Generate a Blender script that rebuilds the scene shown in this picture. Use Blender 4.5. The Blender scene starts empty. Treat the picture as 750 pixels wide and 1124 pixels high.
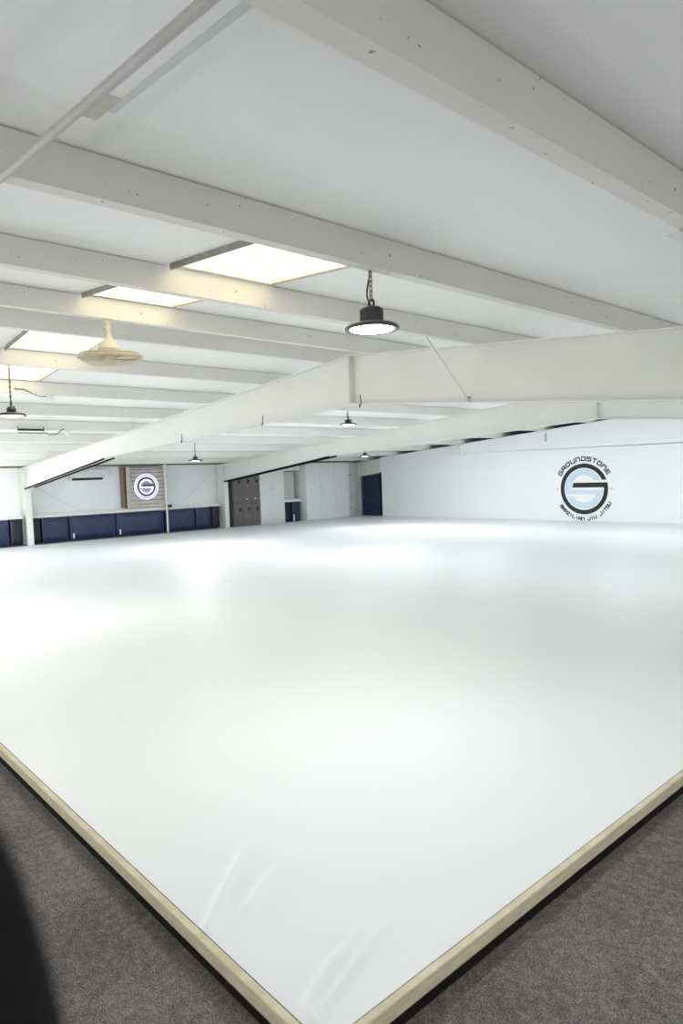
import bpy, bmesh, math, random
from mathutils import Vector, Matrix
random.seed(4)
C = bpy.context.scene.collection
scn = bpy.context.scene
PI = math.pi
FL = -0.09                     # carpet level; the top of the mat is z = 0
Y1, Y2, Y3 = 5.98, 12.366, 18.75   # the three portal frames
XR, ZR = -6.41, 3.139          # ridge: rafter top
XW = -20.3                     # eaves wall
SR, SL = 0.0985, 0.0725        # roof slopes, right and left of the ridge
PH = 0.185                     # purlin depth

def raf_top(x): return ZR - (SR*(x-XR) if x > XR else SL*(XR-x))
XH = -14.2                     # where the haunch of the rafters starts
def raf_bot(x):
    if x > XR: return 2.52-0.0957*(x-XR)
    if x > XH: return 2.52-0.0430*(XR-x)
    return 2.185-0.1072*(XH-x)

# ------------------------------------------------------------------ materials
def new_mat(name):
    m = bpy.data.materials.new(name); m.use_nodes = True
    nt = m.node_tree; b = nt.nodes['Principled BSDF']
    return m, nt, b
def noise(nt, scale, detail=3, vec=None, rough=0.5):
    n = nt.nodes.new('ShaderNodeTexNoise'); n.inputs['Scale'].default_value = scale
    n.inputs['Detail'].default_value = detail; n.inputs['Roughness'].default_value = rough
    if vec: nt.links.new(vec, n.inputs['Vector'])
    return n
def ramp(nt, fac, stops):
    r = nt.nodes.new('ShaderNodeValToRGB'); e = r.color_ramp.elements
    while len(e) < len(stops): e.new(0.5)
    for el, (p, c) in zip(e, stops): el.position = p; el.color = (*c, 1)
    nt.links.new(fac, r.inputs['Fac']); return r
def coords(nt, scale=(1, 1, 1)):
    t = nt.nodes.new('ShaderNodeTexCoord'); mp = nt.nodes.new('ShaderNodeMapping')
    mp.inputs['Scale'].default_value = scale
    nt.links.new(t.outputs['Object'], mp.inputs['Vector']); return mp.outputs['Vector']
def bump(nt, b, h, strength, dist=0.01):
    k = nt.nodes.new('ShaderNodeBump'); k.inputs['Strength'].default_value = strength
    k.inputs['Distance'].default_value = dist
    nt.links.new(h, k.inputs['Height']); nt.links.new(k.outputs['Normal'], b.inputs['Normal'])
def plain(name, col, rough=0.5, metal=0.0, var=0.06, scale=6, bmp=0, spec=None):
    m, nt, b = new_mat(name)
    v = coords(nt); n = noise(nt, scale, 4, v)
    lo = tuple(c*(1-var) for c in col); hi = tuple(min(1, c*(1+var)) for c in col)
    r = ramp(nt, n.outputs['Fac'], [(0.3, lo), (0.7, hi)])
    nt.links.new(r.outputs['Color'], b.inputs['Base Color'])
    b.inputs['Roughness'].default_value = rough; b.inputs['Metallic'].default_value = metal
    if spec is not None: b.inputs['Specular IOR Level'].default_value = spec
    if bmp: bump(nt, b, noise(nt, scale*12, 3, v).outputs['Fac'], bmp)
    return m
def steel_paint(name, col, speck):
    # painted steel with small dark rust and dirt specks
    m, nt, b = new_mat(name)
    v = coords(nt); n = noise(nt, 1.3, 5, v)
    r = ramp(nt, n.outputs['Fac'], [(0.3, tuple(c*0.93 for c in col)), (0.7, col)])
    s = noise(nt, 26, 2, v, 0.6)
    k = ramp(nt, s.outputs['Fac'], [(speck, (0, 0, 0)), (speck+0.03, (1, 1, 1))])
    mx = nt.nodes.new('ShaderNodeMix'); mx.data_type = 'RGBA'
    nt.links.new(k.outputs['Color'], mx.inputs['Factor'])
    nt.links.new(r.outputs['Color'], mx.inputs[6]); mx.inputs[7].default_value = (0.17, 0.14, 0.10, 1)
    nt.links.new(mx.outputs[2], b.inputs['Base Color'])
    b.inputs['Roughness'].default_value = 0.45
    bump(nt, b, noise(nt, 9, 3, v).outputs['Fac'], 0.08)
    return m
def emis(name, col, strength):
    m, nt, b = new_mat(name)
    b.inputs['Base Color'].default_value = (*(c*0.35 for c in col), 1)
    b.inputs['Emission Color'].default_value = (*col, 1); b.inputs['Emission Strength'].default_value = strength
    return m
def carpet_mat():
    m, nt, b = new_mat('carpet')
    v = coords(nt, (1, 1, 1)); a = noise(nt, 190, 2, v, 0.8); c = noise(nt, 38, 4, v); d = noise(nt, 1.6, 3, v)
    def mth(op, x, y):
        q = nt.nodes.new('ShaderNodeMath'); q.operation = op
        for i, z in enumerate((x, y)):
            if isinstance(z, (int, float)): q.inputs[i].default_value = z
            else: nt.links.new(z, q.inputs[i])
        return q.outputs[0]
    h = mth('ADD', mth('MULTIPLY', a.outputs['Fac'], 0.68), mth('ADD', mth('MULTIPLY', c.outputs['Fac'], 0.20), 0.06))
    h = mth('ADD', h, mth('MULTIPLY', d.outputs['Fac'], 0.12))
    r = ramp(nt, h, [(0.40, (0.030, 0.027, 0.026)), (0.56, (0.125, 0.116, 0.113)), (0.70, (0.33, 0.31, 0.305))])
    nt.links.new(r.outputs['Color'], b.inputs['Base Color'])
    b.inputs['Roughness'].default_value = 0.95; b.inputs['Specular IOR Level'].default_value = 0.1
    bump(nt, b, h, 0.7, 0.006)
    return m
def wood_mat(name, dark, light, scale, rough=0.6):
    m, nt, b = new_mat(name)
    v = coords(nt, scale); n = noise(nt, 3, 6, v, 0.65)
    r = ramp(nt, n.outputs['Fac'], [(0.25, dark), (0.75, light)])
    nt.links.new(r.outputs['Color'], b.inputs['Base Color']); b.inputs['Roughness'].default_value = rough
    bump(nt, b, n.outputs['Fac'], 0.25, 0.004)
    return m
M = {}
M['ceiling'] = plain('ceiling_white', (0.90, 0.91, 0.905), 0.6, var=0.012, scale=0.8)
M['wall'] = plain('wall_white', (0.85, 0.865, 0.87), 0.5, var=0.012, scale=1.2)
M['steel'] = steel_paint('painted_purlin', (0.80, 0.795, 0.76), 0.70)
M['frame'] = steel_paint('painted_frame', (0.78, 0.78, 0.745), 0.76)
M['carpet'] = carpet_mat()
m, nt, b = new_mat('mat_vinyl'); M['vinyl'] = m
_v = coords(nt); _n = noise(nt, 0.5, 3, _v)
_r = ramp(nt, _n.outputs['Fac'], [(0.3, (0.73, 0.742, 0.745)), (0.7, (0.76, 0.772, 0.775))])
nt.links.new(_r.outputs['Color'], b.inputs['Base Color']); b.inputs['Roughness'].default_value = 0.46
b.inputs['Specular IOR Level'].default_value = 0.35
bump(nt, b, noise(nt, 1.4, 4, _v).outputs['Fac'], 0.10, 0.03)
M['pine'] = wood_mat('pale_pine', (0.46, 0.39, 0.25), (0.70, 0.63, 0.46), (3, 3, 30))
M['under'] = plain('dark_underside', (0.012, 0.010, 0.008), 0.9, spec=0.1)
M['navy'] = plain('navy_vinyl', (0.016, 0.030, 0.088), 0.42, var=0.12, scale=3, bmp=0.05)
M['navy_dark'] = plain('navy_black_vinyl', (0.012, 0.014, 0.025), 0.5, var=0.15, scale=3)
M['white_print'] = plain('white_print', (0.75, 0.77, 0.8), 0.5)
M['foam'] = plain('black_foam', (0.006, 0.006, 0.006), 0.9, var=0.2, spec=0.15)
M['locker'] = plain('locker_grey', (0.145, 0.137, 0.13), 0.5)
M['locker_dark'] = plain('locker_dark', (0.035, 0.033, 0.031), 0.6)
M['black'] = plain('black_plastic', (0.015, 0.015, 0.016), 0.45)
M['housing'] = plain('lamp_housing', (0.075, 0.077, 0.085), 0.4, metal=0.3)
M['rim'] = plain('lamp_rim', (0.075, 0.077, 0.08), 0.35, metal=0.4)
M['zinc'] = plain('zinc_chain', (0.25, 0.235, 0.22), 0.35, metal=0.9)
M['copper'] = plain('brown_flex', (0.10, 0.06, 0.035), 0.5)
M['lens'] = emis('lit_lens', (0.93, 0.97, 1.0), 9)
M['lens_dim'] = emis('lit_lens_far', (0.93, 0.97, 1.0), 4)
m, nt, b = new_mat('daylit_fibreglass'); M['sky'] = m
_v = coords(nt, (1.2, 1, 1)); _w = nt.nodes.new('ShaderNodeTexWave'); _w.bands_direction = 'Y'; _w.inputs['Scale'].default_value = 2.15
_w.inputs['Distortion'].default_value = 0.6; nt.links.new(_v, _w.inputs['Vector'])
_n = noise(nt, 5, 5, coords(nt, (1, 5, 1)), 0.7)
_m = nt.nodes.new('ShaderNodeMath'); _m.operation = 'MULTIPLY_ADD'; nt.links.new(_w.outputs['Fac'], _m.inputs[0]); _m.inputs[1].default_value = 0.45
nt.links.new(_n.outputs['Fac'], _m.inputs[2])
_r = ramp(nt, _m.outputs[0], [(0.42, (0.20, 0.15, 0.08)), (0.66, (0.42, 0.36, 0.24)), (1.0, (1.0, 0.88, 0.64))])
nt.links.new(_r.outputs['Color'], b.inputs['Emission Color']); b.inputs['Emission Strength'].default_value = 1.25
b.inputs['Base Color'].default_value = (0.8, 0.75, 0.6, 1)
M['batten'] = plain('grey_batten', (0.30, 0.29, 0.26), 0.7, var=0.2, scale=10)
M['cream'] = plain('cream_plastic', (0.76, 0.72, 0.58), 0.45, var=0.05)
M['cream_dark'] = plain('dusty_cream', (0.60, 0.53, 0.37), 0.6, var=0.15)
M['white'] = plain('white_plastic', (0.80, 0.81, 0.81), 0.4, var=0.02)
M['cabinet'] = plain('white_laminate', (0.78, 0.80, 0.79), 0.35, var=0.015)
M['nicheboard'] = plain('grey_white_board', (0.60, 0.61, 0.60), 0.6, var=0.03)
M['pipe'] = plain('grey_pipe', (0.50, 0.49, 0.48), 0.45)
M['alu'] = plain('brushed_aluminium', (0.5, 0.5, 0.5), 0.35, metal=0.8)
M['timber_dark'] = wood_mat('brown_timber', (0.13, 0.105, 0.08), (0.30, 0.245, 0.19), (6, 2, 20))
M['pallet'] = wood_mat('grey_boards', (0.34, 0.325, 0.32), (0.74, 0.71, 0.70), (8, 1.2, 14), 0.75)
M['pallet_frame'] = wood_mat('cream_boards', (0.46, 0.43, 0.37), (0.66, 0.63, 0.56), (8, 3, 6), 0.7)
M['neon'] = emis('neon_white', (0.84, 0.83, 1.0), 0.44)
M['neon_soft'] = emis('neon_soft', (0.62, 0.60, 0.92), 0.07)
M['logo_dark'] = plain('logo_slate', (0.05, 0.05, 0.075), 0.5)
M['ink'] = plain('black_paint', (0.014, 0.015, 0.014), 0.6, var=0.1)
M['blue'] = plain('pale_blue_paint', (0.60, 0.72, 0.83), 0.5, var=0.02)
M['tape'] = plain('old_tape', (0.60, 0.585, 0.50), 0.7, var=0.08, scale=30)
M['seam'] = plain('grey_strip', (0.66, 0.675, 0.67), 0.7, var=0.03)

# ------------------------------------------------------------------ mesh helpers
class MB:
    def __init__(s): s.v = []; s.f = []; s.smooth = set()
    def add(s, vs, fs, smooth=False):
        o = len(s.v); s.v += [tuple(p) for p in vs]
        for f in fs:
            if smooth: s.smooth.add(len(s.f))
            s.f.append(tuple(i+o for i in f))
        return s
    def box(s, x0, x1, y0, y1, z0, z1):
        return s.add([(x0,y0,z0),(x1,y0,z0),(x1,y1,z0),(x0,y1,z0),(x0,y0,z1),(x1,y0,z1),(x1,y1,z1),(x0,y1,z1)],
                     [(3,2,1,0),(4,5,6,7),(0,1,5,4),(1,2,6,5),(2,3,7,6),(3,0,4,7)])
    def prism(s, poly, axis, a, b):
        # extrude a 2-D outline along an axis (0 x, 1 y, 2 z)
        n = len(poly)
        def P(u, w, t):
            return {0: (t, u, w), 1: (u, t, w), 2: (u, w, t)}[axis]
        vs = [P(u, w, a) for u, w in poly] + [P(u, w, b) for u, w in poly]
        fs = [tuple(range(n)), tuple(range(2*n-1, n-1, -1))] + [(i, i+n, (i+1) % n+n, (i+1) % n) for i in range(n)]
        return s.add(vs, fs)
    def tube(s, pts, r, n=8, cap=True, closed=False):
        pts = [Vector(p) for p in pts]; k = len(pts); rs = r if isinstance(r, (list, tuple)) else [r]*k
        vs = []; up0 = None
        for i, p in enumerate(pts):
            a = pts[(i-1) % k] if (i or closed) else pts[0]; c = pts[(i+1) % k] if (i < k-1 or closed) else pts[-1]
            t = (c-a).normalized()
            if up0 is None:
                up0 = Vector((0, 0, 1)) if abs(t.z) < 0.9 else Vector((1, 0, 0))
            u = (up0 - t*up0.dot(t)).normalized(); w = t.cross(u); up0 = u
            for j in range(n):
                q = 2*PI*j/n; vs.append(p + (u*math.cos(q)+w*math.sin(q))*rs[i])
        fs = []
        for i in range(k if closed else k-1):
            for j in range(n):
                i2 = (i+1) % k
                fs.append((i*n+j, i*n+(j+1) % n, i2*n+(j+1) % n, i2*n+j))
        s.add(vs, fs, True)
        if cap and not closed:
            s.add(vs[:n], [tuple(range(n-1, -1, -1))]); s.add(vs[-n:], [tuple(range(n))])
        return s
    def lathe(s, prof, n=40, c=(0, 0, 0)):
        vs = []; fs = []; k = len(prof)
        for r, z in prof:
            for j in range(n):
                a = 2*PI*j/n; vs.append((c[0]+r*math.cos(a), c[1]+r*math.sin(a), c[2]+z))
        for i in range(k-1):
            for j in range(n): fs.append((i*n+j, i*n+(j+1) % n, (i+1)*n+(j+1) % n, (i+1)*n+j))
        return s.add(vs, fs, True)
    def torus(s, c, R, r, axis='z', n=32, m=8):
        pts = []
        for j in range(n):
            a = 2*PI*j/n; u, w = R*math.cos(a), R*math.sin(a)
            pts.append({'z': (c[0]+u, c[1]+w, c[2]), 'y': (c[0]+u, c[1], c[2]+w), 'x': (c[0], c[1]+u, c[2]+w)}[axis])
        return s.tube(pts, r, m, closed=True)
    def build(s, name, mat, parent=None, bevel=0, seg=2, loc=None):
        me = bpy.data.meshes.new(name)
        me.from_pydata(s.v, [], s.f); me.update()
        for i in s.smooth: me.polygons[i].use_smooth = True
        bm = bmesh.new(); bm.from_mesh(me); bmesh.ops.recalc_face_normals(bm, faces=bm.faces); bm.to_mesh(me); bm.free()
        o = bpy.data.objects.new(name, me); C.objects.link(o); me.materials.append(mat)
        if parent: o.parent = parent
        if loc: o.location = loc
        if bevel:
            md = o.modifiers.new('bevel', 'BEVEL'); md.width = bevel; md.segments = seg; md.limit_method = 'ANGLE'; md.angle_limit = 0.7
        return o
def tag(o, label, cat, group=None):
    o['label'] = label; o['category'] = cat
    if group: o['group'] = group
    return o
def thing(name, label, cat, loc=(0, 0, 0), group=None, rz=0):
    o = bpy.data.objects.new(name, None); C.objects.link(o); o.location = loc; o.rotation_euler.z = rz
    o.empty_display_size = 0.1
    return tag(o, label, cat, group)
def struct(o): o['kind'] = 'structure'; return o

# ------------------------------------------------------------------ setting
struct(MB().box(-20.9, 5.6, -4.2, 23.6, FL-0.1, FL).build('floor', M['carpet']))
XE = 5.4
def ceil_z(x): return raf_top(x) + PH
cm = MB()
SY0, SY1 = 2.33, 3.22                      # the daylight strip
def ceil_piece(x0, x1, y0, y1):
    cm.prism([(x0, ceil_z(x0)), (x1, ceil_z(x1)), (x1, ceil_z(x1)+0.05), (x0, ceil_z(x0)+0.05)], 1, y0, y1)
SKX = [(-4.32, -2.86), (-5.92, -4.42), (-8.22, -6.93), (-9.80, -8.32)]
for x0, x1 in ((-20.85, XR), (XR, XE)):
    ceil_piece(x0, x1, -4.2, SY0); ceil_piece(x0, x1, SY1, 23.6)
xs = sorted([-20.85, XR, XE] + [a for p in SKX for a in p])
for a, b2 in zip(xs, xs[1:]):
    if (a, b2) not in SKX: ceil_piece(a, b2, SY0, SY1)
struct(cm.build('ceiling', M['ceiling']))
struct(MB().box(XW-0.12, XW, -4.2, 23.6, FL, 2.17).build('wall_left', M['wall']))
struct(MB().box(5.2, 5.3, -4.2, 23.6, FL, 2.25).build('wall_right', M['wall']))
struct(MB().prism([(-20.4, FL), (5.2, FL), (5.2, ceil_z(5.2)), (XR, ceil_z(XR)), (-20.4, ceil_z(-20.4))], 1, -4.1, -4.0).build('wall_front', M['wall']))
struct(MB().prism([(-20.4, FL), (5.2, FL), (5.2, ceil_z(5.2)), (XR, ceil_z(XR)), (-20.4, ceil_z(-20.4))], 1, 23.3, 23.4).build('wall_far', M['under']))  # near-black colour puts the shade of the unlit bay into this wall
# end wall under the third frame: lower lining and set-back upper panel
w = MB(); xa = -18.74
w.box(xa, 5.2, Y3, Y3+0.06, FL, 2.09)
w.box(xa, xa+0.1, Y3, Y3+0.5, FL, 1.70)
struct(w.build('wall_back', M['wall']))
w = MB(); xu = -18.72
w.prism([(xu, 2.06), (XR, 2.06), (5.2, 2.06), (5.2, raf_top(5.2)+0.03), (XR, ZR+0.03), (xu, raf_top(xu)+0.03)], 1, Y3+0.012, Y3+0.03)
struct(w.build('trim_1', M['wall']))
# brown timber plate along the top of the eaves wall
struct(MB().box(XW-0.12, XW+0.03, -4, 23.2, 2.172, 2.26).build('trim_2', M['timber_dark']))
# dark skirting where the mat meets the eaves wall
struct(MB().box(XW, XW+0.27, -4, 12.2, FL, -0.01).build('baseboard_left', M['timber_dark']))
# thin grey strip on the ceiling sheet beside the pipe
def on_ceiling(x0, x1, y0, y1, t, name, mat):
    return MB().prism([(x0, ceil_z(x0)-t), (x1, ceil_z(x1)-t), (x1, ceil_z(x1)-0.0005), (x0, ceil_z(x0)-0.0005)], 1, y0, y1).build(name, mat)
struct(on_ceiling(-2.36, -1.24, 1.055, 1.085, 0.003, 'trim_3', M['seam']))
t = on_ceiling(-2.46, -2.24, 0.98, 1.06, 0.004, 'tape_patch', M['tape'])
tag(t, 'small beige patch of old tape stuck on the ceiling beside the pipe', 'tape')

# ------------------------------------------------------------------ portal frames
def frame(name, label, y, dx=0.0, back=False):
    g = thing(name, label, 'steel frame', (-19.75+dx, y, FL), 'white portal frames across the hall')
    o = Vector(g.location)
    def put(mb, nm, mat=M['frame'], bevel=0): 
        ob = mb.build(nm, mat, g, bevel); ob.data.transform(Matrix.Translation(-o)); return ob
    xe = -19.75+dx; hw = 0.083
    def xpoly(sx0, sx1):   # rafter web between two x
        pts = [(sx0, raf_bot(sx0)), (sx1, raf_bot(sx1)), (sx1, raf_top(sx1)), (sx0, raf_top(sx0))]
        return pts
    def slab(fn, x0, x1, t, up):
        a, b_ = fn(x0), fn(x1)
        return [(x0, a), (x1, b_), (x1, b_+t*up), (x0, a+t*up)]
    for x0, x1 in ((XW+0.02, XH), (XH, XR), (XR, 5.1)):
        m = MB(); m.prism(xpoly(max(x0, xe), x1), 1, y-0.008, y+0.008); put(m, 'rafter_web')
        m = MB(); m.prism(slab(raf_top, x0, x1, 0.012, -1), 1, y-hw, y+hw); put(m, 'top_flange')
        if not back:
            m = MB(); m.prism(slab(raf_bot, max(x0, xe), x1, 0.014, 1), 1, y-hw, y+hw); put(m, 'bottom_flange')
    # left column: tapered web and inner flange
    m = MB(); m.prism([(xe-0.34, FL), (xe, FL), (xe, raf_top(xe)-0.012), (XW+0.02, raf_top(XW)-0.012), (XW+0.02, 1.2)], 1, y-0.008, y+0.008); put(m, 'column_web')
    m = MB(); m.box(xe-0.006, xe+0.012, y-hw, y+hw, FL, 2.13); put(m, 'column_flange')
    m = MB(); m.box(XW+0.012, XW+0.03, y-hw, y+hw, FL, 2.165); put(m, 'column_flange')
    if not back:
        m = MB(); m.box(XR-0.022, XR-0.002, y-hw, y+hw, 2.525, ZR-0.01); put(m, 'end_plate')
        m = MB(); m.box(XR+0.002, XR+0.022, y-hw, y+hw, 2.525, ZR-0.01); put(m, 'end_plate')
        for sx in (-1, 1):
            for sy in (-1, 1):
                for zz in (2.60, 3.05):
                    m = MB(); m.box(XR+sx*0.022, XR+sx*0.05, y+sy*0.045-0.012, y+sy*0.045+0.012, zz, zz+0.024); put(m, 'bolt')
        m = MB(); m.box(5.0, 5.1, y-hw, y+hw, FL, 1.45); put(m, 'column_flange')
    return g
frame('portal_frame', 'white steel portal frame nearest the camera, its deep rafter crossing behind the hanging lamp', Y1)
frame('portal_frame', 'middle white steel portal frame, its rafter dipping to the column left of the grey lockers', Y2)
frame('portal_frame', 'rearmost white steel portal frame, above the wall with the painted emblem', Y3+0.13, -0.28, True)

# ------------------------------------------------------------------ purlins
def purlin_mb():
    t = 0.006; h = PH-0.007; wd = 0.075
    prof = [(0, 0), (0, h), (-wd, h), (-wd, h-0.02), (-wd+t, h-0.02), (-wd+t, h-t), (-t, h-t), (-t, t), (-wd+t, t), (-wd+t, 0.02), (-wd, 0.02), (-wd, 0)]
    return MB().prism(prof, 1, -3.95, 23.2)
order = ['nearest white roof purlin, crossing the top right corner of the photo',
 'second white roof purlin from the top right corner, with the pipe passing under it',
 'third white roof purlin, along the near edge of the largest skylight',
 'fourth white roof purlin, carrying the cage fan, just right of the ridge',
 'white roof purlin just left of the ridge, directly behind the fan purlin',
 'white roof purlin between the two left skylights, below the fan',
 'white roof purlin carrying the small white junction box, beyond the last skylight',
 'second white roof purlin beyond the one with the junction box',
 'white roof purlin carrying the slim wire-framed lamp bar',
 'fourth white roof purlin from the eaves wall', 'third white roof purlin from the eaves wall',
 'second white roof purlin from the eaves wall', 'white roof purlin closest to the eaves wall, above the air conditioner']
order[7] = 'white roof purlin just behind the one with the junction box'
PX = [-1.16, -2.76, -4.37, -5.97, -6.82, -8.27, -9.85, -11.45, -13.05, -14.65, -16.25, -17.85, -19.4]
for i, px in enumerate(PX):
    ob = purlin_mb().build('roof_purlin', M['steel'], loc=(px, 0, raf_top(px)+0.001))
    tag(ob, order[i], 'roof beam', 'white roof purlins under the ceiling')

# ------------------------------------------------------------------ skylights
sl = ['largest skylight, a warm glowing corrugated panel right of the ridge beside the second purlin',
      'narrow skylight strip between the third purlin and the fan purlin',
      'warm corrugated skylight panel behind the cage fan, left of the ridge',
      'leftmost and farthest skylight, a short corrugated sliver at the left edge']
for (x0, x1), lb in zip(SKX, sl):
    g = thing('skylight', lb, 'skylight', ((x0+x1)/2, SY0, ceil_z((x0+x1)/2)), 'corrugated skylights in the roof')
    o = Vector(g.location); n = 96; vs = []; fs = []
    for j in range(n+1):
        y = SY0+0.001 + (SY1-SY0-0.002)*j/n
        zz = 0.022 + 0.014*math.cos(2*PI*(y-SY0)/0.145)
        for x in (x0+0.001, x1-0.001): vs.append((x, y, ceil_z(x)+zz))
    for j in range(n): fs.append((2*j, 2*j+1, 2*j+3, 2*j+2))
    p = MB().add(vs, fs, True).build('corrugated_panel', M['sky'], g); p.data.transform(Matrix.Translation(-o))
    md = p.modifiers.new('thick', 'SOLIDIFY'); md.thickness = 0.004; md.offset = 1
    for ys, h in ((SY0+0.001, 0.042), (SY1-0.012, 0.006)):
        q = MB().prism([(x0+0.001, ceil_z(x0)-h), (x1-0.001, ceil_z(x1)-h), (x1-0.001, ceil_z(x1)+0.006), (x0+0.001, ceil_z(x0)+0.006)], 1, ys, ys+0.011).build('edge_batten', M['batten'], g)
        q.data.transform(Matrix.Translation(-o))

# ------------------------------------------------------------------ mat, timber edging
XC, YC, MX0, MY1 = -1.43, 1.137, -19.725, 18.74
def axis_grid(a, fine_end, b, step, coarse):
    r = []; t = a
    sgn = 1 if b > a else -1
    while (fine_end-t)*sgn > 1e-6: r.append(t); t += sgn*step
    t = fine_end
    for k in range(coarse+1): r.append(t + (b-t)*k/coarse)
    return r
gx = axis_grid(XC, -3.4, MX0, 0.016, 40); gy = axis_grid(YC, 2.6, MY1, 0.016, 40)
CREASE = [([(-1.50, 1.14), (-1.575, 1.189), (-1.612, 1.26), (-1.655, 1.362), (-1.68, 1.45), (-1.76, 1.70)], 0.020, 0.006),
          ([(-1.475, 1.14), (-1.53, 1.20), (-1.565, 1.29), (-1.615, 1.45), (-1.665, 1.62), (-1.70, 1.8)], 0.024, 0.005),
          ([(-2.09, 1.14), (-2.244, 1.309), (-2.393, 1.487), (-2.5, 1.62)], 0.022, 0.005),
          ([(-2.10, 1.33), (-2.164, 1.446), (-2.317, 1.74)], 0.028, 0.004)]
def crease(x, y):
    z = 0
    for pts, wd, h in CREASE:
        best = 9; tt = 0; k = len(pts)-1
        for i in range(k):
            ax, ay = pts[i]; bx, by = pts[i+1]; dx, dy = bx-ax, by-ay
            u = max(0, min(1, ((x-ax)*dx+(y-ay)*dy)/(dx*dx+dy*dy)))
            d = math.hypot(x-ax-u*dx, y-ay-u*dy)
            if d < best: best = d; tt = (i+u)/k
        if best < 4*wd: z += 3.4*h*math.exp(-(best/wd)**2)*min(1, (1-tt)*2.2)
    e = min(XC-x, y-YC)
    return z*min(1, e/0.02)
vs = [(x, y, crease(x, y) if (x > -3.4 and y < 2.6) else 0.0) for x in gx for y in gy]
ny = len(gy)
fs = [(i*ny+j, i*ny+j+1, (i+1)*ny+j+1, (i+1)*ny+j) for i in range(len(gx)-1) for j in range(ny-1)]
mat_t = thing('training_mat', 'huge white vinyl training mat covering the hall floor inside a timber edging', 'training mat', (XC, YC, FL))
mo = Vector(mat_t.location)
cov = MB().add(vs, fs, True).build('vinyl_cover', M['vinyl'], mat_t); cov.data.transform(Matrix.Translation(-mo))
if cov.data.polygons[0].normal.z < 0: cov.data.flip_normals()
base = MB().box(MX0, XC-0.002, YC+0.002, MY1, FL, -0.004).build('base', M['under'], mat_t); base.data.transform(Matrix.Translation(-mo))
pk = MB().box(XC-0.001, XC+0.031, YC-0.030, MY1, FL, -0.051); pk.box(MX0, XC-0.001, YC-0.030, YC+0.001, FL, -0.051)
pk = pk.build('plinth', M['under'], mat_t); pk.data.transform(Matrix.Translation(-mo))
# faint seams between the joined vinyl sheets
def seam(a, b2, wd=0.006):
    a, b2 = Vector((*a, 0.0006)), Vector((*b2, 0.0006)); d = (b2-a).normalized(); n = Vector((-d.y, d.x, 0))*wd/2
    q = MB().add([a-n, a+n, b2+n, b2-n], [(0, 1, 2, 3)]).build('seam', M['seam'], mat_t); q.data.transform(Matrix.Translation(-mo))
seam((-4.0, 1.85), (-19.9, 1.85), 0.004); seam((-4.72, 1.2), (-4.93, 1.83), 0.005)
# edging boards above the black plinth
def board(label, x0, x1, y0, y1):
    b_ = MB().box(x0, x1, y0, y1, -0.050, 0.004).build('edging_board', M['pine'], None, 0.004)
    return tag(b_, label, 'timber edging', 'pale timber edging around the mat')
board('pale timber edging board along the left front side of the white mat', -19.9, XC+0.034, YC-0.034, YC-0.004)
board('pale timber edging board along the right side of the white mat', XC+0.004, XC+0.034, YC-0.003, MY1)

# ------------------------------------------------------------------ wall pads on the eaves wall
XP = -20.0
def pad(y0, y1, label, mat=None, z1=0.70, tab=False, lean=0.0):
    g = thing('wall_pad', label, 'wall pad', (XP-0.06, (y0+y1)/2, 0), 'navy crash pads along the eaves wall')
    n, k = 12, 8; vs = []; fs = []; hy = (y1-y0)/2-0.012
    for i in range(n+1):
        for j in range(k+1):
            u, w_ = i/n*2-1, j/k*2-1
            d = 0.05*(1-u**6)*(1-w_**6)+0.006*math.sin(5*u+3*w_+y0*7)*(1-u*u)
            vs.append((0.02+d, u*hy, z1/2+w_*(z1/2-0.01)+0.012))
    for i in range(n):
        for j in range(k): fs.append((i*(k+1)+j, (i+1)*(k+1)+j, (i+1)*(k+1)+j+1, i*(k+1)+j+1))
    MB().add(vs, fs, True).build('cover', mat or M['navy'], g)
    MB().box(-0.20, 0.022, -hy, hy, 0.012, z1+0.004).build('backing', mat or M['navy'], g, 0.01)
    if tab: MB().box(0.068, 0.074, -hy+0.06, -hy+0.11, 0.07, 0.22).build('printed_tab', M['white_print'], g)
    return g
pad(2.4, 4.02, 'navy wall pad running off the left edge of the photo')
pad(4.04, 5.52, 'navy wall pad at the left edge, just left of the near column', M['navy'])
pad(5.54, 5.88, 'narrow near-black pad strip left of the near white column', M['navy_dark'], 0.73)
pad(6.08, 6.36, 'narrow near-black pad strip right of the near white column', M['navy_dark'])
pad(6.38, 7.14, 'short crinkled navy wall pad right of the near white column')
pad(7.16, 8.56, 'navy wall pad with a white tab under the air conditioner', tab=True)
pad(8.58, 10.16, 'navy wall pad with a white tab under the glowing sign', tab=True)
pad(10.24, 11.30, 'navy wall pad right of the white post')
pad(11.32, 11.92, 'short navy wall pad, second from the middle column')
pad(11.94, 12.26, 'narrow near-black pad strip beside the middle column', M['navy_dark'], 0.78)
for y0, y1, lb in ((-3.9, 5.88, 'white timber rail capping the pads left of the near column'), (6.08, 12.27, 'white timber rail capping the pads under the glowing sign')):
    r = MB(); r.box(XW+0.002, XP+0.03, y0, y1, 0.742, 0.80); r.box(XW+0.002, XP-0.06, y0, y1, 0.801, 0.84)
    tag(r.build('cap_rail', M['white'], None, 0.006), lb, 'rail', 'white cap rails above the pads')

# white post with ball top in front of the pads
g = thing('wall_post', 'slim white post with a ball top at the right side of the glowing sign', 'post', (-19.86, 10.2, 0))
MB().tube([(0, 0, 0), (0, 0, 2.10)], 0.03, 12).build('shaft', M['white'], g)
MB().lathe([(0.001, 2.07), (0.05, 2.09), (0.068, 2.13), (0.05, 2.18), (0.001, 2.20)], 20).build('ball_cap', M['white'], g)
MB().box(-0.02, 0.05, 0.04, 0.16, 0.80, 0.90).build('black_clip', M['black'], g, 0.01)
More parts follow.
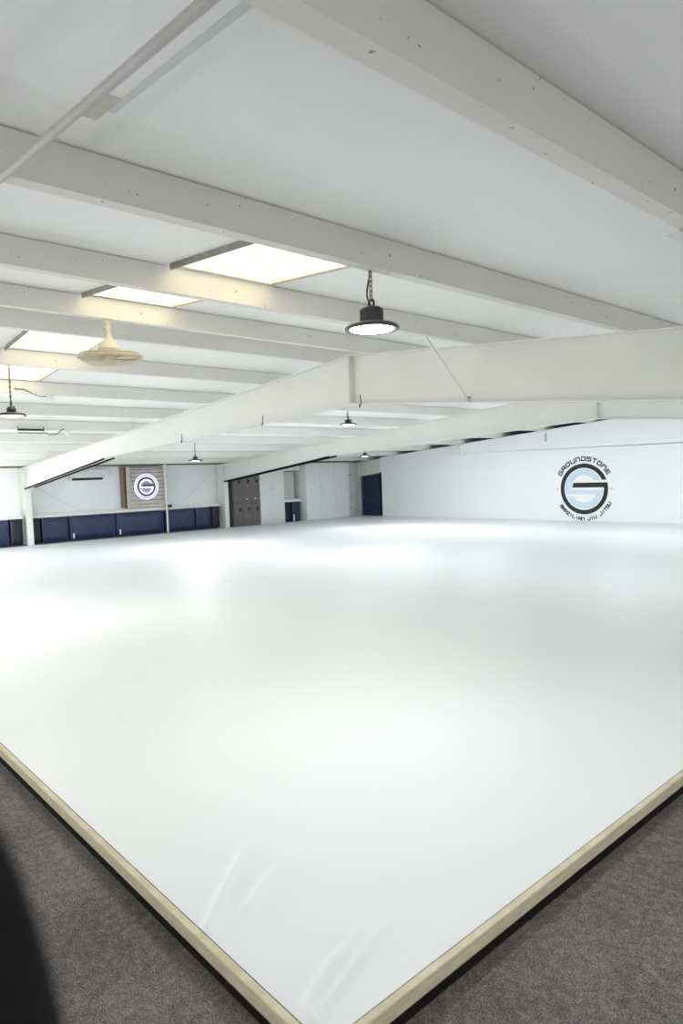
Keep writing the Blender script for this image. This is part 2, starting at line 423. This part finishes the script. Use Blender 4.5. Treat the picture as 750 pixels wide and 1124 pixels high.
# diagonal wall bracing rods
for a, b2, lb in (((XW+0.011, 6.15, 1.75), (XW+0.011, 7.55, 0.87), 'thin diagonal bracing rod sloping down below the air conditioner'),
                  ((XW+0.011, 12.25, 1.92), (XW+0.011, 11.1, 1.02), 'thin diagonal bracing rod on the wall left of the middle column')):
    tag(MB().tube([a, b2], 0.009, 8).build('bracing_rod', M['frame']), lb, 'bracing rod', 'bracing rods on the eaves wall')

# air conditioner
g = thing('air_conditioner', 'white split air conditioner high on the wall left of the glowing sign', 'air conditioner', (XW+0.001, 7.84, 1.77))
MB().prism([(0, 0.0), (0.17, 0.0), (0.22, 0.07), (0.22, 0.28), (0.19, 0.325), (0, 0.325)], 1, -0.55, 0.55).build('body', M['white'], g, 0.012)
MB().prism([(0.172, -0.008), (0.224, 0.064), (0.218, 0.068), (0.165, -0.003)], 1, -0.50, 0.42).build('air_slot', M['black'], g)
MB().box(0.221, 0.226, 0.36, 0.46, 0.10, 0.13).build('display', M['alu'], g)

# ------------------------------------------------------------------ emblem outlines (u right, w up), unit = outer radius
def arc(r, a0, a1, n=48): return [(r*math.cos(math.radians(a0+(a1-a0)*i/n)), r*math.sin(math.radians(a0+(a1-a0)*i/n))) for i in range(n+1)]
def strip(outer, inner): return outer + inner[::-1]
def emblem_G(R, r, bt, bb, cut, xl, slant):
    # ring open at upper right plus a bar
    a_o = math.degrees(math.asin(cut/R)); a_i = math.degrees(math.asin(cut/r))
    b_o = math.degrees(math.asin(bt/R)); b_i = math.degrees(math.asin(bb/r))
    ring = strip(arc(R, a_o, 360+b_o, 96), arc(r, a_i, 360+b_i, 96))
    bar = [(xl+slant, bt), (R*math.cos(math.radians(b_o))-0.0001, bt), (r*math.cos(math.radians(b_i)), bb), (xl, bb)]
    return [ring, bar]
def emblem_S(R, r, cut, bt, bb, lowcut):
    top = strip(arc(R, math.degrees(math.asin(cut/R)), 180-math.degrees(math.asin(bb/R)), 64), arc(r, math.degrees(math.asin(cut/r)), 180-math.degrees(math.asin(bt/r)), 64))
    bar = [(-R*math.cos(math.asin(bb/R)), bb), (-r*math.cos(math.asin(bt/r)), bt), (R*math.cos(math.asin(bt/R)), bt), (r*math.cos(math.asin(bb/r)), bb)]
    low = strip(arc(R, math.degrees(math.asin(bt/R)), -180-math.degrees(math.asin(lowcut/R)), 64), arc(r, math.degrees(math.asin(bb/r)), -180-math.degrees(math.asin(lowcut/r)), 64))
    return [top, bar, low]
def extrude_poly(mb, poly, t0, t1, place):
    # strips of quads when the polygon is a ring strip, otherwise one n-gon
    n = len(poly)
    if n > 8:
        h = n//2; o, i_ = poly[:h], poly[h:][::-1]
        for k in range(h-1):
            q = [o[k], o[k+1], i_[k+1], i_[k]]
            vs = [place(u, w_, t0) for u, w_ in q] + [place(u, w_, t1) for u, w_ in q]
            mb.add(vs, [(0, 1, 2, 3), (7, 6, 5, 4), (0, 4, 5, 1), (2, 6, 7, 3), (1, 5, 6, 2), (3, 7, 4, 0)])
    else:
        vs = [place(u, w_, t0) for u, w_ in poly] + [place(u, w_, t1) for u, w_ in poly]
        mb.add(vs, [tuple(range(n)), tuple(range(2*n-1, n-1, -1))] + [(i, i+n, (i+1) % n+n, (i+1) % n) for i in range(n)])
# squared techno capitals as strokes on a 1 x 1 cell
GL = {'G': [[(1, 1), (0.15, 1), (0, .85), (0, 0), (1, 0), (1, .5), (.5, .5)]],
 'R': [[(0, 0), (0, 1), (.85, 1), (1, .85), (1, .45), (0, .45)], [(.45, .45), (1, 0)]],
 'O': [[(0, .15), (0, .85), (.15, 1), (.85, 1), (1, .85), (1, .15), (.85, 0), (.15, 0), (0, .15)]],
 'U': [[(0, 1), (0, .15), (.15, 0), (1, 0), (1, 1)]],
 'N': [[(0, 0), (0, 1), (.85, 1), (1, .85), (1, 0)]],
 'D': [[(0, .55), (0, 0), (.85, 0), (1, .15), (1, .85), (.85, 1), (0, 1)]],
 'S': [[(1, 1), (.1, 1), (0, .9), (0, .55), (1, .5), (1, .1), (.9, 0), (0, 0)]],
 'T': [[(0, 1), (1, 1)], [(.5, 1), (.5, 0)]],
 'E': [[(1, 1), (.15, 1), (0, .85), (0, 0), (1, 0)], [(0, .5), (.8, .5)]],
 'B': [[(0, 0), (0, 1), (.85, 1), (.85, .55), (0, .55)], [(.85, .5), (1, .4), (1, 0), (0, 0)]],
 'A': [[(0, 0), (0, .85), (.15, 1), (1, 1), (1, 0)], [(0, .4), (1, .4)]],
 'Z': [[(0, 1), (1, 1), (0, 0), (1, 0)]], 'I': [[(.5, 0), (.5, 1)]], 'L': [[(0, 1), (0, 0), (1, 0)]],
 'J': [[(1, 1), (1, .15), (.85, 0), (0, 0), (0, .3)]]}
def arc_text(mb, txt, r, a0, a1, h, wd, stroke, place, t0, t1, inside=False):
    n = len(txt)
    for i, ch in enumerate(txt):
        if ch == ' ': continue
        a = math.radians(a0+(a1-a0)*i/(n-1)); ca, sa = math.cos(a), math.sin(a)
        # local frame: tangent and up
        if inside: tx, ty, ux, uy = -sa, ca, -ca, -sa
        else: tx, ty, ux, uy = sa, -ca, ca, sa
        wch = wd*(0.5 if ch == 'I' else 1)
        def L(p): 
            lx, ly = (p[0]-.5)*wch, (p[1]-.5)*h
            return (r*ca+tx*lx+ux*ly, r*sa+ty*lx+uy*ly)
        for line in GL[ch]:
            for p, q in zip(line, line[1:]):
                (x0, y0), (x1, y1) = L(p), L(q); d = math.hypot(x1-x0, y1-y0)
                if d < 1e-6: continue
                dx, dy = (x1-x0)/d, (y1-y0)/d; s_ = stroke/2; ex = s_*0.8
                x0 -= dx*ex; y0 -= dy*ex; x1 += dx*ex; y1 += dy*ex
                extrude_poly(mb, [(x0-dy*s_, y0+dx*s_), (x1-dy*s_, y1+dx*s_), (x1+dy*s_, y1-dx*s_), (x0+dy*s_, y0-dx*s_)], t0, t1, place)

# painted emblem on the end wall
LX, LZ, LR = -10.19, 0.965, 0.755
g = thing('wall_emblem', 'round black and pale blue emblem with arched lettering on the white end wall', 'wall emblem', (LX, Y3-0.001, LZ))
def pl(u, w_, t): return (u, -t, w_)
def scaled(polys, s): return [[(u*s, w_*s) for u, w_ in p] for p in polys]
m = MB()
for p in scaled(emblem_G(1, 0.83, 0.245, 0.055, 0.345, -0.49, 0.05), LR): extrude_poly(m, p, 0, 0.004, pl)
m.build('letter_ring', M['ink'], g)
m = MB()
for p in scaled(emblem_S(0.785, 0.545, 0.335, -0.04, -0.205, -0.285), LR): extrude_poly(m, p, 0, 0.003, pl)
m.build('inner_letter', M['blue'], g)
m = MB(); arc_text(m, 'GROUNDSTONE', 0.895, 147, 33, 0.108, 0.118, 0.034, pl, 0, 0.003); m.build('upper_lettering', M['ink'], g)
def span(i): return 216+(331-216)*i/18
for word, i0 in (('BRAZILIAN', 0), ('JIU', 10), ('JITSU', 14)):
    m = MB(); arc_text(m, word, 0.895, span(i0), span(i0+len(word)-1), 0.086, 0.080, 0.026, pl, 0, 0.003, True); m.build('lower_lettering', M['ink'], g)
for s_ in (-1, 1):
    m = MB(); q = s_*0.855
    extrude_poly(m, [(q-0.06, 0), (q, 0.012), (q+0.06, 0), (q, -0.012)], 0, 0.003, pl)
    extrude_poly(m, [(q, 0.05), (q+0.012, 0), (q, -0.05), (q-0.012, 0)], 0, 0.003, pl)
    m.build('side_star', M['alu'], g)

# glowing sign on grey boards
SX, SYc, SZ = XW+0.002, 9.62, 1.49
g = thing('illuminated_sign', 'square grey-board sign with a glowing white ring emblem on the left wall', 'sign', (SX, SYc, SZ))
hw, hh = 0.64, 0.635
MB().box(0, 0.24, -hw, hw, -hh, hh).build('box', M['timber_dark'], g)
m = MB(); zz = -hh+0.005; k = 0
while zz < hh-0.05:
    h_ = 0.105+0.05*((k*7) % 3)/3; h_ = min(h_, hh-zz-0.005)
    m.box(0.24, 0.262+0.006*(k % 2), -hw, hw, zz, zz+h_-0.02); zz += h_; k += 1
m.build('board', M['pallet'], g, 0.004)
MB().box(0.262, 0.30, -hw-0.02, -hw+0.10, -hh, hh).build('frame_side', M['pallet_frame'], g, 0.005)
MB().box(0.262, 0.30, -hw+0.10, hw, -hh, -hh+0.10).build('frame_side', M['pallet_frame'], g, 0.005)
MB().box(0.262, 0.30, hw-0.05, hw+0.03, -hh, hh).build('frame_side', M['pallet_frame'], g, 0.005)
# second timber upright at the left of the sign
MB().box(0.0, 0.20, -hw-0.11, -hw-0.03, -hh+0.01, hh+0.02).build('upright', M['timber_dark'], g, 0.006)
def pn(u, w_, t): return (0.272+t, u-0.01, w_+0.01)
def ringp(R, r): return [strip(arc(R, 0, 360, 72), arc(r, 0, 360, 72))]
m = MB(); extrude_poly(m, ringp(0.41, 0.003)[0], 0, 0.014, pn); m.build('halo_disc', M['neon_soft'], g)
m = MB(); extrude_poly(m, ringp(0.408, 0.374)[0], 0.014, 0.030, pn); m.build('outer_ring', M['neon'], g)
m = MB(); extrude_poly(m, ringp(0.343, 0.312)[0], 0.014, 0.026, pn); m.build('middle_ring', M['neon'], g)
m = MB()
for p in scaled(emblem_G(1, 0.84, 0.21, 0.05, 0.36, -0.42, 0.03), 0.303): extrude_poly(m, p, 0.014, 0.034, pn)
m.build('letter_ring', M['logo_dark'], g)
m = MB()
for p in scaled(emblem_S(0.82, 0.62, 0.40, 0.01, -0.16, -0.26), 0.293): extrude_poly(m, p, 0.014, 0.030, pn)
m.build('inner_letter', M['neon'], g)

# ------------------------------------------------------------------ high-bay lamps
def lamp(loc, top, label, dia=0.315, style=0, lens='lens', watts=0):
    g = thing('high_bay_lamp', label, 'hanging lamp', loc, 'round high-bay lamps hung from the purlins')
    R = dia/2; H = top-loc[2]
    if style == 0:
        MB().lathe([(R*0.93, -0.008), (R, -0.004), (R, 0.006), (R*0.92, 0.018), (R*0.55, 0.034), (R*0.40, 0.040), (R*0.40, 0.035), (R*0.78, 0.008), (R*0.82, -0.004), (R*0.93, -0.008)], 48).build('reflector', M['rim'], g)
        hb = MB(); hb.lathe([(R*0.40, 0.038), (R*0.40, 0.112), (R*0.36, 0.119), (0.002, 0.120)], 40)
        for k in range(20):
            a = 2*PI*k/20; c, s_ = math.cos(a), math.sin(a)
            hb.tube([(c*R*0.41, s_*R*0.41, 0.045), (c*R*0.41, s_*R*0.41, 0.108)], 0.004, 6)
        hb.build('driver_housing', M['housing'], g)
        hk = 0.146
    else:
        MB().lathe([(R*0.90, -0.012), (R, -0.010), (R, 0.0), (R*0.9, 0.020), (R*0.5, 0.034), (0.002, 0.036)], 48).build('reflector', M['rim'], g)
        hb = MB(); hb.lathe([(0.05, 0.034), (0.052, 0.075), (0.03, 0.10), (0.002, 0.102)], 24)
        for sx in (-1, 1): hb.tube([(sx*R*0.5, 0, 0.03), (sx*R*0.5, 0, 0.065), (sx*R*0.2, 0, 0.075)], 0.008, 8)
        hb.build('driver_housing', M['black'], g)
        for sx in (-1, 1): MB().box(sx*R*0.42-0.016, sx*R*0.42+0.016, -0.02, 0.02, 0.066, 0.10).build('bracket', M['zinc'], g, 0.004)
        hk = 0.13
    MB().lathe([(0.001, -0.007), (R*0.55, -0.011), (R*0.82, -0.004)], 48).build('lens', M[lens], g)
    MB().torus((0, 0, hk), 0.022, 0.006, 'y', 20, 8).build('hook_ring', M['black'], g)
    ch = MB(); z = hk+0.018; k = 0
    while z < H-0.012:
        pts = []
        for j in range(12):
            a = 2*PI*j/12; u, w_ = 0.010*math.cos(a), 0.019*math.sin(a)
            pts.append((u, 0, z+w_+0.010) if k % 2 else (0, u, z+w_+0.010))
        ch.tube(pts, 0.0036, 5, closed=True); z += 0.028; k += 1
    if k: ch.build('chain', M['zinc'], g)
    cp = []
    for j in range(13):
        t = j/12; cp.append((-0.018-0.022*math.sin(PI*t)-0.01*math.sin(2*PI*t), 0.012, 0.14+(H-0.14)*t))
    cp[0] = (0, 0, 0.12)
    MB().tube(cp, 0.0058, 6).build('cable', M['copper' if style == 0 else 'black'], g)
    if watts:
        L = bpy.data.lights.new('lamp_light', 'AREA'); L.shape = 'DISK'; L.size = dia*0.8; L.energy = watts; L.color = (0.94, 0.975, 1.0)
        lo = bpy.data.objects.new('lamp_light', L); C.objects.link(lo); lo.parent = g; lo.location = (0, 0, -0.02)
    return g
W = 11
lamp((-2.82, 2.80, 2.447), 2.80, 'lit round high-bay lamp hanging from the second purlin, largest and nearest', 0.315, 0, 'lens', W)
lamp((-8.31, 2.39, 2.435), 3.0, 'lit round high-bay lamp with black brackets at the left edge of the photo', 0.315, 1, 'lens', W)
lamp((-9.88, 9.06, 2.620), 2.885, 'small lit high-bay lamp under the near frame\'s ridge', 0.33, 1, 'lens', W)
lamp((-14.68, 8.36, 2.115), 2.542, 'small dark high-bay lamp above the wall right of the glowing sign', 0.34, 1, 'lens_dim', 26)
lamp((-14.68, 14.10, 2.18), 2.535, 'small dark high-bay lamp farthest away, above the doorway with stacked mats', 0.34, 1, 'lens_dim', W)
# added fill lights without lamp bodies, behind the rafters and beside the camera
def add_fill_light(x, y, z, watts, size=0.28):
    L = bpy.data.lights.new('fill_light', 'AREA'); L.shape = 'DISK'; L.size = size; L.energy = watts; L.color = (0.95, 0.975, 1.0)
    lo = bpy.data.objects.new('fill_light', L); C.objects.link(lo); lo.location = (x, y, z)
for x, y, e in ((-3.6, 9.2, 16), (-1.0, 9.4, 16), (1.8, 9.0, 16), (-7.4, 8.6, 16), (-11.5, 8.0, 20), (-3.6, 15.0, 26), (-7.4, 15.2, 34), (-11.0, 15.0, 36), (-13.4, 14.6, 46), (-17.0, 4.6, 10), (0.5, 2.3, 15), (1.2, 0.2, 12)):
    add_fill_light(x, y, min(raf_top(x)+0.05, 3.02), e*0.45, 0.5)
# added unseen point lights for even fill, behind and beside the view
def add_fill_point(x, y, z, watts):
    L = bpy.data.lights.new('fill_point', 'POINT'); L.shadow_soft_size = 0.2; L.energy = watts; L.color = (0.97, 0.985, 1.0)
    lo = bpy.data.objects.new('fill_point', L); C.objects.link(lo); lo.location = (x, y, z)
BK = 2.2
for x, y, z, e in ((1.6, 1.6, 0.6, 5.5), (2.5, -1.5, 0.8, 8), (2.8, 4.4, 0.6, 8), (1.0, 11.5, 1.0, 20), (-1.5, 15.0, 1.0, 20), (3.0, 16.0, 1.0, 22),
                   (-3.0, -2.2, 0.9, 12), (-7.5, -1.6, 1.0, 25), (-11.5, -0.6, 1.0, 29), (-15.0, 0.8, 1.0, 31), (-17.8, 2.2, 1.1, 29)):
    add_fill_point(x, y, z, e*BK)

# ------------------------------------------------------------------ cage fan
g = thing('ceiling_fan', 'cream cage fan with a bell cover hanging from the purlin left of the big lamp', 'fan', (-6.02, 2.60, 3.10))
FZ = -0.05
g.rotation_euler = (math.radians(2), math.radians(3), 0)
def fz(z): return z*0.93
MB().lathe([(0.001, 0.0), (0.03, -0.002), (0.034, -0.02), (0.016, -0.045), (0.02, -0.06), (0.028, -0.075), (0.018, -0.095), (0.017, -0.13), (0.028, -0.16), (0.06, -0.20), (0.085, -0.225), (0.10, -0.255), (0.105, -0.275), (0.001, -0.276)], 32).build('bell_cover', M['cream'], g)
cz = -0.335; CR = 0.282
cg = MB()
def cage(t, top):  # dome profile from hub radius to rim
    r = 0.06+(CR-0.06)*t
    return (r, cz+(0.055*(1-t**2.4) if top else -0.085*(1-t**2.6)))
for top in (True, False):
    for k in range(72):
        a = 2*PI*k/72; c, s_ = math.cos(a), math.sin(a)
        cg.tube([(cage(t/6, top)[0]*c, cage(t/6, top)[0]*s_, cage(t/6, top)[1]) for t in range(7)], 0.0019, 4, cap=False)
    for t in (0.0, 0.35, 0.7): r, z = cage(t, top); cg.torus((0, 0, z), r, 0.003, 'z', 40, 5)
cg.build('wire_cage', M['cream'], g)
rm = MB(); rm.lathe([(CR-0.004, cz-0.012), (CR+0.004, cz-0.010), (CR+0.005, cz+0.012), (CR-0.004, cz+0.014)], 56); rm.torus((0, 0, cz+0.030), CR-0.025, 0.006, 'z', 48, 8)
rm.build('rim', M['cream_dark'], g)
MB().lathe([(0.001, cz+0.02), (0.062, cz+0.02), (0.062, cz-0.082), (0.05, cz-0.091), (0.001, cz-0.092)], 32).build('hub', M['cream'], g)
MB().lathe([(0.001, cz+0.075), (0.10, cz+0.062), (0.105, cz+0.03), (0.001, cz+0.03)], 32).build('motor', M['cream'], g)
for k in range(3):
    vs = []; fs = []
    for i in range(9):
        t = i/8; r = 0.055+0.19*t; wd = 0.04+0.075*math.sin(PI*(0.15+0.7*t))
        for s_ in (-1, 1):
            a = 2*PI*k/3+0.4+s_*wd/ max(r, 0.09)*0.8
            vs.append((r*math.cos(a), r*math.sin(a), cz-0.005+s_*0.022))
    for i in range(8): fs.append((2*i, 2*i+1, 2*i+3, 2*i+2))
    ob = MB().add(vs, fs, True).build('blade', M['cream_dark'], g); md = ob.modifiers.new('t', 'SOLIDIFY'); md.thickness = 0.003

# ------------------------------------------------------------------ small roof fittings
# pipe along the roof slope, hung under the first two purlins
pz = lambda x: raf_top(x)-0.022
tag(MB().tube([(-4.6, 0.80, pz(-4.6)), (1.5, 0.80, pz(1.5))], 0.015, 14).build('conduit_pipe', M['pipe']), 'long white conduit pipe crossing under the purlins at the top left', 'pipe')
# white junction box on the nearest purlin at the right edge
g = thing('junction_box', 'white junction box under the nearest purlin at the right edge', 'junction box', (-1.262, 3.25, 2.612))
MB().box(-0.03, 0.03, -0.125, 0.14, 0.006, 0.075).build('body', M['white'], g, 0.006)
MB().box(-0.034, 0.034, -0.13, 0.145, 0.0, 0.010).build('lid', M['white'], g, 0.004)
MB().tube([(0.03, -0.10, 0.045), (0.033, -0.10, 0.045)], 0.005, 10).build('screw', M['batten'], g)
# fly brace from purlin to rafter
g = thing('fly_brace', 'thin white diagonal brace from the third purlin down to the near rafter', 'brace', (-4.42, 5.12, 2.94))
e = Vector((-4.57, 5.97, 2.372))-Vector(g.location); d = e.normalized(); sd = Vector((1, 0, 0)); up = d.cross(sd)
MB().tube([(0, 0, 0), e], 0.013, 8).build('brace_bar', M['white'], g)
MB().tube([e+Vector((0.015, -0.01, 0.03)), e+Vector((0.015, 0.02, 0.03))], 0.010, 8).build('bolt', M['batten'], g)
# cable hooks hanging from the near rafter
for x, lb in ((-6.18, 'small black cable hook under the ridge of the near frame'), (-8.30, 'small black cable hook on the near rafter left of the small lit lamp'), (-10.77, 'small black cable hook on the near rafter, farthest left')):
    zb = raf_bot(x)
    pts = [(x, Y1-0.095, zb+0.11), (x+0.012, Y1-0.10, zb+0.08), (x+0.016, Y1-0.10, zb+0.03), (x+0.008, Y1-0.10, zb-0.02), (x-0.014, Y1-0.10, zb-0.045), (x-0.022, Y1-0.10, zb-0.02), (x-0.010, Y1-0.095, zb+0.005)]
    tag(MB().tube(pts, 0.006, 6).build('cable_hook', M['black']), lb, 'hook', 'cable hooks on the near frame')
# junction box with loose cable
g = thing('ceiling_junction_box', 'small white box with a loose looped cable above the left lamp', 'junction box', (-9.90, 3.36, 2.87))
MB().box(-0.03, 0.028, -0.055, 0.055, -0.045, 0.04).build('body', M['white'], g, 0.005)
pts = [(0.03, -0.05, 0.0), (0.04, -0.13, -0.005), (0.05, -0.22, 0.02), (0.06, -0.34, 0.08), (0.06, -0.42, 0.085), (0.07, -0.48, 0.08)]
MB().tube(pts, 0.006, 6).build('cable', M['copper'], g)
# slim wire-framed lamp bar
g = thing('lamp_bar', 'black slim wire-framed lamp bar under a purlin at the left', 'lamp bar', (-12.985, 4.05, 2.655))
MB().tube([(0, -0.22, 0), (0, 0.22, 0.0)], 0.020, 8).build('tube', M['black'], g)
fr = MB(); fr.tube([(0, -0.225, 0.055), (0, -0.225, -0.055), (0, 0.225, -0.055), (0, 0.225, 0.055)], 0.009, 6); fr.build('wire_frame', M['black'], g)
MB().tube([(0, 0.225, -0.05), (0, 0.34, -0.085), (0, 0.46, -0.075), (0, 0.54, 0.0), (0, 0.60, 0.02)], 0.008, 6).build('cable', M['black'], g)
MB().lathe([(0.001, -0.055), (0.04, -0.04), (0.055, 0.0), (0.04, 0.04), (0.001, 0.055)], 20, (0.0, 0.66, -0.045)).build('sensor_ball', M['white'], g)
# white flood lamp on the end wall top
g = thing('flood_lamp', 'small white square flood lamp on a bracket above the end wall', 'flood lamp', (-15.1, Y3+0.011, 2.2))
MB().box(-0.30, 0.30, -0.05, -0.001, 0.0, 0.30).build('body', M['white'], g, 0.015)
MB().tube([(0, -0.03, 0.30), (-0.04, -0.03, 0.36), (-0.10, -0.03, 0.41)], 0.018, 8).build('bracket', M['white'], g)
MB().tube([(-0.02, -0.055, 0.10), (-0.02, -0.045, 0.10)], 0.012, 8).build('button', M['batten'], g)
tag(MB().tube([(-11.43, Y3-0.002, 2.70), (-11.42, Y3-0.02, 2.58), (-11.43, Y3-0.015, 2.44)], 0.014, 8).build('wall_hook', M['batten']), 'small grey hook hanging on the end wall above the emblem', 'hook')

# black foam guards on the rafters' low edges
def foam(x0, x1, y, label, r=0.028):
    tag(MB().tube([(x0, y, raf_bot(x0)-r-0.001), ((x0+x1)/2, y, raf_bot((x0+x1)/2)-r-0.001), (x1, y, raf_bot(x1)-r-0.001)], r, 12).build('foam_guard', M['foam']), label, 'foam guard', 'black foam guards on the low rafters')
foam(-19.72, -14.25, Y1-0.085, 'long black foam guard on the near edge of the near rafter', 0.019)
foam(-19.40, -14.10, Y1+0.085, 'long black foam guard on the far edge of the near rafter', 0.019)
foam(-19.72, -14.25, Y2-0.075, 'black foam guard on the near edge of the middle rafter above the lockers', 0.024)
foam(-19.72, -14.10, Y2+0.075, 'black foam guard on the far edge of the middle rafter above the lockers', 0.024)

# ------------------------------------------------------------------ lockers
g = thing('locker_bank', 'grey two-tier steel locker bank right of the middle column', 'lockers', (XW+0.005, 13.34, FL))
MB().box(0, 0.29, -0.56, 0.56, 0.0, 2.12).build('carcass', M['locker'], g, 0.004)
MB().box(0.0, 0.30, -0.66, -0.565, 0.0, 2.12).build('side_panel', M['locker_dark'], g, 0.004)
for k in range(3):
    yc = -0.37+0.37*k
    for z0 in (0.23, 1.20):
        dr = MB().box(0.29, 0.308, yc-0.165, yc+0.165, z0, z0+0.84).build('locker_door', M['locker'], g, 0.006)
        MB().box(0.3085, 0.314, yc+0.03, yc+0.13, z0+0.37, z0+0.49).build('handle_recess', M['black'], dr, 0.004)
        if z0 < 1 and k: MB().box(0.3085, 0.311, yc-0.03, yc+0.05, z0+0.77, z0+0.80).build('number_plate', M['white_print'], dr)
        v = MB()
        for q in range(3): v.box(0.3085, 0.3105, yc-0.08, yc+0.02, z0+0.68-0.03*q, z0+0.69-0.03*q)
        v.build('vent', M['locker_dark'], dr)
# white two-door cupboard
g = thing('cupboard', 'white two-door cupboard right of the grey lockers', 'cupboard', (XW+0.005, 14.48, FL))
MB().box(0, 0.28, -0.55, 0.53, 0, 2.2).build('carcass', M['cabinet'], g, 0.003)
for s_ in (-1, 1):
    d_ = MB().box(0.281, 0.299, -0.548 if s_ < 0 else -0.008, -0.012 if s_ < 0 else 0.528, 0.06, 2.19).build('door', M['cabinet'], g, 0.003)
    MB().tube([(0.318, -0.01+s_*0.055, 1.27), (0.318, -0.01+s_*0.055, 1.45)], 0.007, 8).build('handle', M['alu'], d_)
# niche with board, shelf and leaning mats
g = thing('wall_niche', 'white niche with a pinned-up board between the cupboard and the wardrobe', 'niche', (XW+0.005, 15.42, FL))
MB().box(0.0, 0.03, -0.38, 0.33, 0.92, 1.92).build('board', M['nicheboard'], g, 0.004)
MB().box(0.0, 0.06, 0.26, 0.375, 0.92, 1.94).build('side_post', M['batten'], g, 0.004)
MB().box(0.0, 0.05, -0.40, 0.375, 1.925, 1.965).build('head_rail', M['batten'], g, 0.004)
MB().box(0.0, 0.26, -0.40, 0.375, 0.81, 0.90).build('shelf', M['white'], g, 0.006)
MB().box(0.0, 0.28, -0.40, 0.375, 1.98, 2.2).build('top_panel', M['cabinet'], g, 0.004)
def folded_mat(label, loc, sx, sy, sz, tilt=0, tab=None, mat='navy', grp='folded navy mats stored by the walls'):
    g = thing('folded_mat', label, 'folded mat', loc, grp)
    g.rotation_euler.x = tilt
    mb = MB(); n = 2
    for k in range(n): mb.box(-sx/2, sx/2, -sy/2+k*sy/n, -sy/2+(k+1)*sy/n-0.006, 0.004, sz)
    mb.build('cover', M[mat], g, 0.02, 3)
    if tab: MB().box(sx/2-0.004, sx/2+0.006, tab-0.035, tab+0.03, sz*0.12, sz*0.42).build('printed_tab', M['white_print'], g)
    return g
folded_mat('folded navy mat standing at the left of the niche', (-20.17, 15.20, FL+0.0), 0.16, 0.24, 0.80, 0, None, 'navy_dark')
folded_mat('folded navy mat with a white tab standing right in the niche', (-20.12, 15.56, FL+0.0), 0.2, 0.36, 0.80, 0.0, -0.12)
# wardrobe
g = thing('wardrobe', 'large white three-door wardrobe projecting from the wall', 'wardrobe', (XW+0.005, 16.96, FL))
MB().box(0, 0.535, -1.11, 1.07, 0, 2.24).build('carcass', M['cabinet'], g, 0.003)
for k, (a, b2) in enumerate(((-1.108, -0.385), (-0.381, 0.342), (0.346, 1.068))):
    d_ = MB().box(0.536, 0.554, a, b2, 0.06, 2.23).build('door', M['cabinet'], g, 0.002)
    hy = {0: b2-0.05, 1: a+0.05, 2: b2-0.12}[k]
    MB().tube([(0.567, hy, 1.25), (0.567, hy, 1.40)], 0.006, 8).build('handle', M['alu'], d_)
    if k: MB().tube([(0.555, hy+0.01, 1.19), (0.562, hy+0.01, 1.19)], 0.014, 10).build('lock', M['batten'], d_)
# pipes between the wardrobe and the rear column
g = thing('wall_pipes', 'grey vertical pipe with cross rails right of the white wardrobe', 'pipes', (XW+0.02, 18.28, FL))
MB().tube([(0.05, 0.0, 0.02), (0.05, 0.0, 2.2)], 0.022, 10).build('pipe', M['batten'], g)
MB().box(0, 0.10, -0.22, 0.34, 1.70, 1.74).build('rail', M['batten'], g)
MB().box(0, 0.24, -0.20, 0.34, 0.84, 0.89).build('ledge', M['white'], g, 0.005)
MB().tube([(0.06, 0.02, 0.36), (0.10, 0.10, 0.40), (0.10, 0.2, 0.42)], 0.018, 8).build('valve', M['batten'], g)
# mats stacked in the doorway
folded_mat('lower of the two navy mats stacked in the doorway left of the end wall', (-19.36, 19.14, FL), 1.18, 0.45, 0.835)
folded_mat('upper of the two navy mats stacked in the doorway left of the end wall', (-19.32, 19.14, FL+0.838), 1.10, 0.45, 0.78)

# ------------------------------------------------------------------ near corner
g = thing('blur_stand_in', 'slim black rounded stand-in added for an unidentified dark blur in the bottom left corner', 'blur stand-in', (-0.188, 0.0305, FL))  # added post standing in for an unidentified dark blur
MB().lathe([(0.001, 0.0), (0.13, 0.0), (0.13, 0.03), (0.06, 0.045), (0.001, 0.046)], 32).build('base', M['black'], g)
MB().lathe([(0.001, 0.047), (0.031, 0.047), (0.031, 0.9)]+[(0.031*math.cos(a*PI/24), 1.47+0.15*math.sin(a*PI/24)) for a in range(0, 12)]+[(0.001, 1.62)], 40).build('stand_in_shaft', M['foam'], g)

# ------------------------------------------------------------------ world, camera, view
wd = bpy.data.worlds.new('world'); scn.world = wd; wd.use_nodes = True
wd.node_tree.nodes['Background'].inputs['Color'].default_value = (0.75, 0.83, 0.92, 1)
wd.node_tree.nodes['Background'].inputs['Strength'].default_value = 0.8
cam = bpy.data.cameras.new('camera'); co = bpy.data.objects.new('camera', cam); C.objects.link(co)
rt = Vector((0.6659050412, 0.7451444031, -0.0364732028)); upv = Vector((-0.0150064043, 0.0622579639, 0.9979472700)); fw = Vector((-0.7458855702, 0.6639907864, -0.0526398302))
mt = Matrix((rt, upv, -fw)).transposed().to_4x4(); mt.translation = Vector((0, 0, 1.6)); co.matrix_world = mt
cam.sensor_fit = 'VERTICAL'; cam.sensor_height = 36; cam.sensor_width = 24; cam.lens = 741.23/1124*36
cam.clip_start = 0.02
cam.dof.use_dof = True; cam.dof.focus_distance = 7.0; cam.dof.aperture_fstop = 4.0
scn.camera = co
vs_ = scn.view_settings
vs_.view_transform = 'Standard'; vs_.look = 'None'; vs_.gamma = 1; vs_.use_curve_mapping = False
vs_.exposure = 1.36
scn.cycles.max_bounces = 14; scn.cycles.diffuse_bounces = 10
